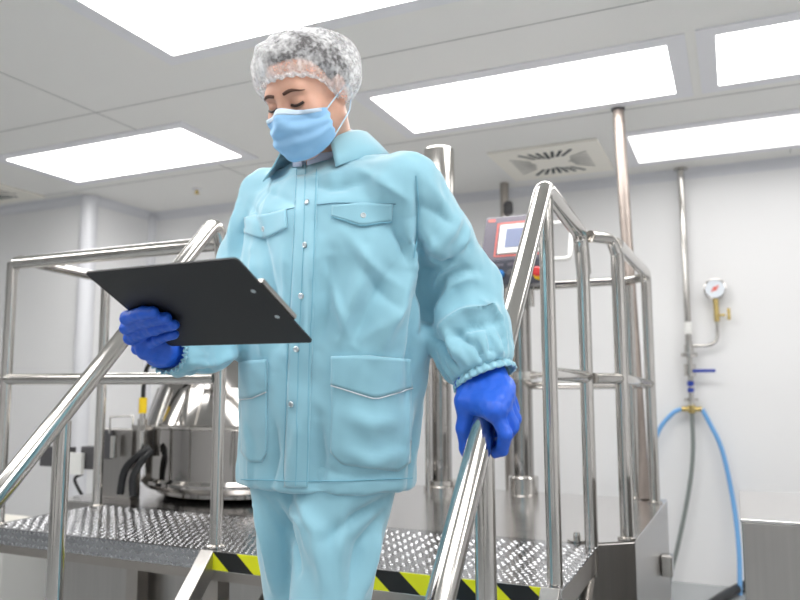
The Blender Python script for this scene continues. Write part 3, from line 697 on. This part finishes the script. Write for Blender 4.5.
mk = MB().grid(rows).build('face_mask', M['mask'], ps, solid=.0015)
MB().grid([[p+HF*.0012 for p in rows[k]] for k in (0, 1, 2, 3)]).build('mask_edge', M['maskedge'], ps, solid=.001)
for s, j in ((1, NMZ-1), (-1, 0)):
    a, b = rows[1][j], rows[31][j]
    MB().tube([a, H(s*.084, .008, -.012), H(s*.093, -.022, .004), H(s*.092, -.034, -.012), H(s*.084, -.018, -.052), b], .0016, n=8, fillet=.012).build('ear_loop', M['maskedge'], ps)

# ---- teal coat: trunk and sleeves as one smooth solid
TR = [(498, 325, 1.645, .210, .148), (440, 327, 1.645, .212, .150), (400, 329, 1.645, .216, .152), (340, 332, 1.64, .226, .158), (270, 332, 1.63, .226, .160), (220, 333, 1.625, .205, .145), (190, 336, 1.63, .17, .115), (172, 340, 1.635, .10, .08)]
TC = np.array([at(x, y, d) for y, x, d, a, b in TR]); TA = np.array([[a, b] for *_, a, b in TR]); HEM = at(327, 484, 1.645)[2]
o = np.argsort(TC[:, 2]); TC = TC[o]; TA = TA[o]
SLv = at(407, 187, 1.50); SRv = at(268, 200, 1.735)
LA = [SLv, at(439, 238, 1.545), at(463, 288, 1.60), at(470, 334, 1.56), at(477, 358, 1.525), at(482, 370, 1.515)]
LR = [.068, .066, .076, .082, .066, .060]
RA = [SRv, at(246, 262, 1.72), at(224, 330, 1.64), at(205, 346, 1.55), at(182, 352, 1.46), at(172, 352, 1.425)]
RR = [.064, .062, .060, .052, .042, .037]
def coat_sdf(P):
    z = P[:, 2]; cx = np.interp(z, TC[:, 2], TC[:, 0]); cy = np.interp(z, TC[:, 2], TC[:, 1]); a = np.interp(z, TC[:, 2], TA[:, 0]); b = np.interp(z, TC[:, 2], TA[:, 1])
    q = np.stack([P[:, 0]-cx, P[:, 1]-cy], 1); u = q@BL[:2]; v = q@BFc[:2]
    d = ((np.abs(u/a)**2.35+np.abs(v/b)**2.35)**(1/2.35)-1)*np.minimum(a, b)
    d = smax(d, z-TC[-1, 2], .03)
    nb = NB-UPZ*.025
    d = smin(d, rcone(P, nb, SLv, .055, .066), .05); d = smin(d, rcone(P, nb, SRv, .055, .062), .05)
    for A_, r_ in ((LA, LR), (RA, RR)):
        ax = A_[5]-A_[4]; ax = ax/np.linalg.norm(ax); d = smin(d, smax(chain(P, A_, r_, .03), (P-A_[5])@ax-.004, .006), .022)
    d = smax(d, HEM-z, .006)
    return d
allp = np.array(LA+RA+list(TC)); lo = allp.min(0)-.12; hi = allp.max(0)+.12; lo[0] = min(lo[0], TC[:, 0].min()-.27); hi[0] = max(hi[0], TC[:, 0].max()+.27); lo[1] = TC[:, 1].min()-.27; hi[1] = TC[:, 1].max()+.27; lo[1] = min(lo[1], allp[:, 1].min()-.1)
lo[2] = HEM-.02
CV, CFc = surfnets(coat_sdf, lo, hi, .0062); CV = smooth(CV, CFc, 2, .5)
CFOLDS = [
 # armhole and sleeve creases
 ([(416, 176), (417, 205), (416, 240), (413, 262)], .010, -.006),
 ([(407, 215), (408, 245), (412, 275)], .016, .010),
 ([(420, 245), (424, 285), (430, 330)], .016, -.016),
 ([(424, 332), (430, 308), (444, 279), (464, 270), (480, 271)], .012, -.008), ([(430, 334), (436, 312), (451, 285), (466, 279), (478, 280)], .012, .0065),
 ([(440, 275), (462, 250), (470, 225)], .012, .007), ([(424, 250), (440, 262), (458, 262)], .010, -.005),
 ([(440, 330), (462, 312), (496, 306)], .011, .011), ([(448, 340), (470, 326), (500, 322)], .009, -.008),
 ([(425, 260), (450, 232), (462, 214)], .016, .007), ([(424, 282), (448, 262), (470, 246)], .012, -.009), ([(428, 300), (440, 270), (446, 250)], .010, .006),
 ([(430, 338), (446, 352), (456, 364)], .009, -.010), ([(445, 328), (452, 345), (462, 362)], .008, .010), ([(456, 334), (466, 340), (476, 345)], .008, -.007),
 ([(484, 300), (500, 318), (506, 340)], .010, .007), ([(470, 342), (478, 352), (484, 362)], .006, -.006), ([(488, 336), (490, 350), (493, 364)], .006, -.007), ([(498, 338), (499, 350), (502, 362)], .005, .006),
 # front of the coat
 ([(408, 270), (398, 310), (380, 350)], .020, .008), ([(414, 300), (412, 350), (408, 400)], .016, -.008), ([(395, 260), (372, 300), (350, 350)], .022, -.006),
 ([(370, 240), (360, 290), (340, 340)], .018, .005), ([(330, 250), (326, 310), (318, 350)], .014, -.005), ([(312, 230), (314, 300), (310, 350)], .012, .005),
 ([(262, 240), (272, 290), (278, 345)], .015, -.006), ([(250, 250), (256, 300), (262, 350)], .014, .006), ([(284, 250), (285, 310), (287, 355)], .010, .004),
 ([(300, 420), (296, 450), (290, 485)], .014, .006), ([(318, 420), (320, 455), (316, 488)], .016, -.007), ([(275, 420), (276, 455), (270, 488)], .014, -.006),
 ([(345, 450), (372, 462), (404, 452)], .014, .005), ([(410, 400), (404, 440), (400, 485)], .016, .007), ([(352, 415), (370, 425), (396, 420)], .018, .005),
 ([(300, 180), (330, 188), (372, 180)], .014, -.004), ([(360, 170), (385, 185), (408, 200)], .014, .005), ([(262, 190), (280, 196), (300, 205)], .012, -.004),
 ([(392, 225), (402, 245), (408, 268)], .010, -.006),
 ([(345, 232), (368, 262), (402, 290)], .013, .004), ([(350, 250), (372, 282), (400, 312)], .012, -.004), ([(320, 262), (336, 300), (352, 345)], .012, .004), ([(410, 300), (388, 322), (362, 340)], .012, .004),
 ([(420, 205), (440, 215), (458, 232)], .012, -.004), ([(428, 182), (440, 200), (452, 225)], .014, .004), ([(420, 225), (436, 248), (450, 258)], .010, .004),
 ([(250, 205), (258, 222), (262, 246)], .010, -.005), ([(275, 180), (268, 200), (262, 216)], .012, .004), ([(322, 470), (350, 476), (400, 474)], .010, -.004), ([(245, 420), (252, 450), (250, 485)], .010, .005), ([(415, 420), (412, 450), (408, 486)], .010, -.005),
 # right sleeve
 ([(238, 205), (232, 230), (228, 255)], .012, .006), ([(246, 215), (240, 240), (236, 262)], .010, -.008),
 ([(236, 352), (215, 362), (190, 362)], .010, .007), ([(235, 364), (214, 372), (195, 370)], .007, -.005),
]
CV = fold(CV, CFc, CFOLDS)
def wrinkle(V, amp, s, seed):
    r_ = np.random.RandomState(seed); D = np.zeros(len(V))
    for k in range(14):
        w_ = r_.randn(3)*s; w_[2] *= .55; D += np.sin(V@w_+r_.rand()*6.28+1.5*np.sin(V@(r_.randn(3)*s*.5)+r_.rand()*6))
    return amp*D/3.7
N = vnormals(CV, CFc); zz = CV[:, 2]
CV = CV+N*(wrinkle(CV, .0028, 30, 5)+wrinkle(CV, .0016, 70, 15))[:, None]
dL = np.linalg.norm(CV-LA[3], axis=1); CV = CV+N*(wrinkle(CV, .0035, 60, 8)*np.exp(-(dL/.10)**2))[:, None]
# gathered cuffs
for A_, B_, rad in ((LA[4], LA[5], .07), (RA[4], RA[5], .05)):
    ax = B_-A_; ax /= np.linalg.norm(ax); q = CV-A_; s_ = q@ax; rr = q-s_[:, None]*ax; dist = np.linalg.norm(rr, axis=1); e1 = np.cross(ax, UPZ); e1 /= np.linalg.norm(e1); e2 = np.cross(ax, e1)
    an = np.arctan2(rr@e2, rr@e1); wgt = np.exp(-((s_-.0)/.03)**2)*(dist < rad+.03)
    CV = CV+N*(wgt*(.0032*np.sin(19*an+1.5*np.sin(3*an))+.002*np.sin(31*an)))[:, None]
coat = mesh_obj('coat', CV, CFc, M['coat'], ps); CB_ = bvh(CV, CFc)
# cuff frills
for A_, B_, rad in ((LA[4], LA[5], .063), (RA[4], RA[5], .038)):
    ax = B_-A_; ax /= np.linalg.norm(ax); e1 = np.cross(ax, UPZ); e1 /= np.linalg.norm(e1); e2 = np.cross(ax, e1); rows = []
    for i in range(9):
        t = i/8; s_ = .034*t-.012; rows.append([B_+ax*s_+(rad*(1.03-.13*math.sin(PI*min(1, t*1.3)))+.0030*math.sin(23*q+2*math.sin(2*q))*(.5+t*.6)+.0016*math.sin(41*q+i))*(math.cos(q)*e1+math.sin(q)*e2) for q in (2*PI*k/110 for k in range(110))])
    MB().grid(rows, True).build('cuff', M['coat'], coat, solid=.002)
# pockets, flaps, placket, seams, snaps
def part(mb, name, m, solid=.0025): return mb.build(name, M[m], coat, solid=solid)
part(patch(CB_, [(296, 176), (308, 175), (318, 176)], [(284, 487), (296, 488), (308, 488)], 9, 70, .0012), 'placket', 'coat', .002)
for px in ([(306, 164), (304, 250), (299, 350), (296, 486)], [(297, 170), (294, 250), (288, 350), (284, 486)], [(317, 170), (314, 250), (310, 350), (307, 486)]): part(strip(CB_, px, .0009, .0022), 'stitching', 'seam', 0)
fl = part(patch(CB_, [(333, 206), (362, 203), (393, 204)], [(332, 216), (360, 225), (366, 225), (392, 220)], 24, 8, .0030), 'pocket_flap', 'coat', .004)
fl = part(patch(CB_, [(245, 218), (268, 214), (287, 210)], [(246, 233), (262, 239), (268, 238), (288, 228)], 20, 8, .0030), 'pocket_flap', 'coat', .004)
part(strip(CB_, [(244, 220), (270, 213), (300, 207), (335, 203), (396, 204)], .0009, .001), 'yoke_seam', 'darkpiping', 0)
part(strip(CB_, [(332, 217), (360, 226), (366, 226), (392, 221)], .0014, .004), 'flap_edge_stitch', 'seam', 0)  # thread in the seam colour along the chest flap's lower edge
part(patch(CB_, [(332, 358), (370, 357), (411, 361)], [(331, 452), (342, 464), (398, 471), (410, 462)], 26, 26, .0016), 'patch_pocket', 'coat', .0035)
part(patch(CB_, [(332, 356), (370, 355), (411, 359)], [(332, 384), (372, 397), (378, 397), (411, 387)], 26, 10, .0045), 'pocket_flap', 'coat', .004)
part(strip(CB_, [(332, 385), (372, 398), (378, 398), (411, 388)], .0013, .0055), 'flap_piping', 'piping', 0)
part(patch(CB_, [(241, 364), (254, 362), (268, 361)], [(242, 452), (250, 462), (262, 462), (267, 452)], 14, 24, .0016), 'patch_pocket', 'coat', .0035)
part(patch(CB_, [(241, 362), (254, 360), (268, 359)], [(241, 399), (254, 397), (268, 391)], 14, 10, .0045), 'pocket_flap', 'coat', .004)
part(strip(CB_, [(241, 400), (254, 398), (268, 392)], .0013, .0055), 'flap_piping', 'piping', 0)
part(strip(CB_, [(242, 479), (290, 481), (350, 481), (412, 478)], .0011, .002), 'hem_stitching', 'seam', 0)
part(strip(CB_, [(416, 176), (419, 205), (417, 235), (414, 258)], .0013, .001), 'armhole_seam', 'seam', 0)
for x, y in ((306, 245), (302, 296), (297, 349), (292, 404), (308, 203), (363, 216), (375, 384), (265, 229), (330, 250)):
    if (x, y) == (330, 250): continue
    p, n_ = hit(CB_, x, y, .003)
    MB().lathe(p, [(.0062, 0), (.0062, .0016), (.0045, .003), (.003, .0022), (0, .0022)], n_, 16).build('snap_button', M['snap'], coat)
# ---- collars: a band that stands and folds over
def collar(name, m, cen, axis, prof, spread, th, parent, open_=.42, drop=.0):
    axis = np.array(axis); axis /= np.linalg.norm(axis); fx = BFc-axis*(BFc@axis); fx /= np.linalg.norm(fx); lx = np.cross(axis, fx)*1.0
    rows = []; n = 60
    for k in range(n+1):
        s = -1+2*k/n; a = PI+s*(PI-open_); e = abs(s)**3; r_ = []
        for (r0, h0) in prof:
            rr = r0+spread*e*(r0-prof[0][0])*1.0; hh = h0-drop*e*(1 if r0 > prof[0][0]+.012 else .6)
            r_.append(cen+axis*hh+(fx*math.cos(a)*(1.12)+lx*math.sin(a))*rr)
        rows.append(r_)
    return MB().grid(rows).build(name, m, parent, solid=th)
ca_ = UPZ*.93+BFc*.20
collar('collar', M['coat'], NB+UPZ*.026+BFc*.012, ca_, [(.080, -.04), (.071, .02), (.072, .042), (.078, .050), (.090, .045), (.110, .022), (.130, -.006)], .18, .003, coat, .80, .034)
collar('shirt_collar', M['shirt'], NB+UPZ*.026+BFc*.012, ca_, [(.066, -.04), (.060, .03), (.060, .046), (.063, .051), (.067, .045), (.072, .005), (.074, -.01)], .2, .002, ps, .10, .020)

# ---- trousers: two legs down to the shoes on the step
ZS = DECK-.486
HIPL, HIPR = at(350, 440, 1.60), at(297, 440, 1.68)
KL = at(325, 640, 1.50); KR = at(305, 640, 1.68)
AL = np.array([KL[0]+.0, KL[1]+.10, ZS+.10]); AR = np.array([KR[0]-.03, KR[1]+.04, ZS+.10])
def trouser_sdf(P):
    d = chain(P, [HIPL, at(338, 540, 1.57), KL, AL], [.122, .093, .077, .070], .02)
    d2 = chain(P, [HIPR, at(301, 540, 1.68), KR, AR], [.122, .095, .080, .072], .02)
    d = smin(d, d2, .008); d = smax(d, ZS+.045-P[:, 2], .006); return smax(d, P[:, 2]-(HEM+.06), .01)
pts = np.array([HIPL, HIPR, KL, KR, AL, AR]); lo = pts.min(0)-.16; hi = pts.max(0)+.16; lo[2] = ZS+.02
TV, TFc = surfnets(trouser_sdf, lo, hi, .0075); TV = smooth(TV, TFc, 2)
TFOLDS = [([(276, 505), (292, 540), (297, 570)], .012, -.016), ([(300, 500), (318, 530), (325, 598)], .018, .010), ([(285, 500), (305, 525), (312, 560)], .012, .008), ([(388, 500), (350, 520), (325, 540)], .014, -.008), ([(384, 515), (360, 545), (350, 590)], .016, -.008),
          ([(380, 530), (372, 560), (362, 596)], .014, .008), ([(255, 505), (268, 540), (275, 590)], .014, .009), ([(265, 500), (285, 540), (288, 590)], .011, -.010), ([(345, 505), (340, 545), (338, 595)], .013, .007)]
TV = fold(TV, TFc, TFOLDS); TV = TV+vnormals(TV, TFc)*wrinkle(TV, .002, 28, 11)[:, None]
mesh_obj('trousers', TV, TFc, M['coat'], ps)
for A_ in (AL, AR):
    hx = BFc; lx = BL; rows = []
    for i in range(15):
        t = i/14; f = -.09+.27*t; wd = .036+.012*math.sin(PI*min(1, t*1.1+.1)); wd *= (1 if t < .8 else math.sqrt(max(0.02, 1-((t-.8)/.21)**2))); hgt = .085-.05*min(1, max(0, (t-.25)/.5)); hgt *= (1 if t < .85 else math.sqrt(max(.05, 1-((t-.85)/.16)**2)))
        c0 = np.array([A_[0], A_[1], ZS+.002])+hx*f; rows.append([c0+lx*wd*math.cos(q)+UPZ*hgt*max(0, math.sin(q)) for q in (2*PI*k/24 for k in range(24))])
    s_ = MB().grid(rows, True); s_.add(rows[0], [tuple(range(24))]); s_.add(rows[-1], [tuple(range(24))[::-1]]); s_.build('shoe', M['white'], ps)

# ---- clipboard, held flat in front
qc = np.array([-.804, .981, .127]); wv = np.array([-.517, .024, -.063]); th_ = np.linalg.norm(wv); k_ = wv/th_
K_ = np.array([[0, -k_[2], k_[1]], [k_[2], 0, -k_[0]], [-k_[1], k_[0], 0]]); RM = np.eye(3)+math.sin(th_)*K_+(1-math.cos(th_))*K_@K_
BX, BY, BN = RM[:, 0], RM[:, 1], RM[:, 2]                          # board x (to the clip), y (to the body), upper side
def bd(x, y, n=0): return qc+BX*x+BY*y+BN*n
cl = thing('clipboard', qc, 'black clipboard seen from below, held level in the gloved hand', 'clipboard')
out = []; Lh, Wh, rc = .161, .114, .008
for sx, sy, a0 in ((1, 1, 0), (-1, 1, 90), (-1, -1, 180), (1, -1, 270)):
    for k in range(7): a = math.radians(a0+15*k); out.append((sx*(Lh-rc)+rc*math.cos(a), sy*(Wh-rc)+rc*math.sin(a)))
n = len(out); MB().add([bd(x, y, -.0015) for x, y in out]+[bd(x, y, .0015) for x, y in out], [tuple(range(n))[::-1], tuple(range(n, 2*n))]+[(i, (i+1) % n, n+(i+1) % n, n+i) for i in range(n)], False).build('board', M['board'], cl)
MB().box(bd(.135, 0, .003), (.034, .12, .003), (BX, BY, BN)).box(bd(.158, 0, .006), (.012, .10, .008), (BX, BY, BN)).build('clip', M['steel'], cl, bevel=.001)
for y in (-.035, .035): MB().lathe(bd(.138, y, -.0016), [(.0042, 0), (.0042, .0008), (.002, .0016), (0, .0017)], -BN, 16).build('rivet', M['snap'], cl)
MB().box(bd(-.02, 0, .0022), (.24, .20, .0012), (BX, BY, BN)).build('paper', M['white'], cl)

# ---- gloves
def board_depth(x, y):
    d = ray(x, y); return float((qc@BN)/(d@BN))
def bpt(x, y, below): return at(x, y, board_depth(x, y))-BN*below
def fpt(x, y, below, back=0):
    d = ray(x, y); return d*(float((qc@BN-below)/(d@BN))+back)
W0 = at(162, 350, 1.41)
idx = [fpt(141, 321, .014, .045), fpt(127, 318, .014), fpt(143, 313, .0135), fpt(154, 312, .0125)]
mid = [fpt(141, 331, .016, .045), fpt(127, 328, .016), fpt(149, 320, .0145), fpt(166, 318, .013)]
rin = [fpt(143, 341, .018, .045), fpt(130, 338, .018), fpt(154, 329, .016), fpt(174, 325, .014)]
pin = [fpt(150, 350, .018, .040), fpt(138, 349, .018), fpt(158, 339, .016), fpt(174, 334, .014)]
thb = [at(160, 338, 1.43), bd(-.165, .075, .020), bd(-.135, .055, .013), bd(-.112, .046, .012)]
def rglove(P):
    d = rcone(P, at(178, 352, 1.44), W0, .034, .031)
    for f in (idx, mid, rin, pin): d = smin(d, rcone(P, W0, f[0], .026, .017), .014)
    d = smin(d, rcone(P, at(140, 326, 1.365), at(146, 348, 1.375), .016, .018), .012)
    d = smin(d, rcone(P, at(148, 350, 1.375), W0, .017, .024), .014)
    for f, r_ in ((idx, .0108), (mid, .0112), (rin, .0110), (pin, .0102)): d = smin(d, chain(P, f, [r_*1.15, r_*1.1, r_, r_*.86], .004), .005)
    d = smin(d, chain(P, thb, [.016, .0125, .0115, .0095], .006), .010)
    return d
def make_glove(name, sdf, pts, h, seed):
    pts = np.array(pts); V, F_ = surfnets(sdf, pts.min(0)-.055, pts.max(0)+.055, h); V = smooth(V, F_, 1, .4); V = V+vnormals(V, F_)*wrinkle(V, .0006, 170, seed)[:, None]
    return mesh_obj(name, V, F_, M['glove'], ps)
make_glove('glove', rglove, [W0, at(178, 352, 1.44)]+idx+mid+rin+pin+thb, .0021, 2)
O_ = onX(488, 414, XR); tR = np.array([0, -1, -1.086]); tR /= np.linalg.norm(tR); nR = np.array([0, -1.086, 1]); nR /= np.linalg.norm(nR); eR = np.array([1., 0, 0])
def rp(s, al, rho): a = math.radians(al); return O_+tR*s+rho*(math.cos(a)*nR+math.sin(a)*eR)
GI = [rp(.030, 34, .056), rp(.062, 74, .052), rp(.072, 118, .042), rp(.072, 165, .037)]
GM = [rp(.008, 40, .060), rp(.034, 86, .056), rp(.046, 134, .042), rp(.046, 180, .037)]
GR = [rp(-.014, 44, .060), rp(.010, 90, .055), rp(.022, 138, .042), rp(.022, 184, .037)]
GP = [rp(-.036, 46, .056), rp(-.014, 90, .050), rp(-.004, 136, .040), rp(-.003, 178, .036)]
WA, WB = at(471, 381, 1.505), at(489, 377, 1.505)
TM = at(468, 402, 1.475); GT = [TM, at(464, 428, 1.472), at(466, 448, 1.48), at(469, 461, 1.492)]
def lglove(P):
    d = rcone(P, WA, TM, .027, .024); d = smin(d, rcone(P, at(479, 362, 1.525), (WA+WB)/2, .034, .034), .014); d = smin(d, rcone(P, WA, WB, .029, .031), .014)
    for f, r_ in ((GI, .017), (GM, .0165), (GR, .016), (GP, .015)): d = smin(d, rcone(P, WB, f[0], .029, r_), .016)
    d = smin(d, rcone(P, WA, GI[0], .027, .019), .016); d = smin(d, rcone(P, TM, GI[0], .024, .018), .016)
    d = smin(d, chain(P, [GI[0], GM[0], GR[0], GP[0]], [.0165, .0165, .016, .0145], .008), .012)
    for f, r_ in ((GI, .0120), (GM, .0122), (GR, .0116), (GP, .0104)): d = smin(d, chain(P, f, [r_*1.25, r_*1.15, r_, r_*.88], .004), .005)
    d = smin(d, chain(P, GT, [.021, .0155, .0130, .0105], .008), .010)
    return d
make_glove('glove', lglove, [WA, WB]+GI+GM+GR+GP+GT, .0022, 6)
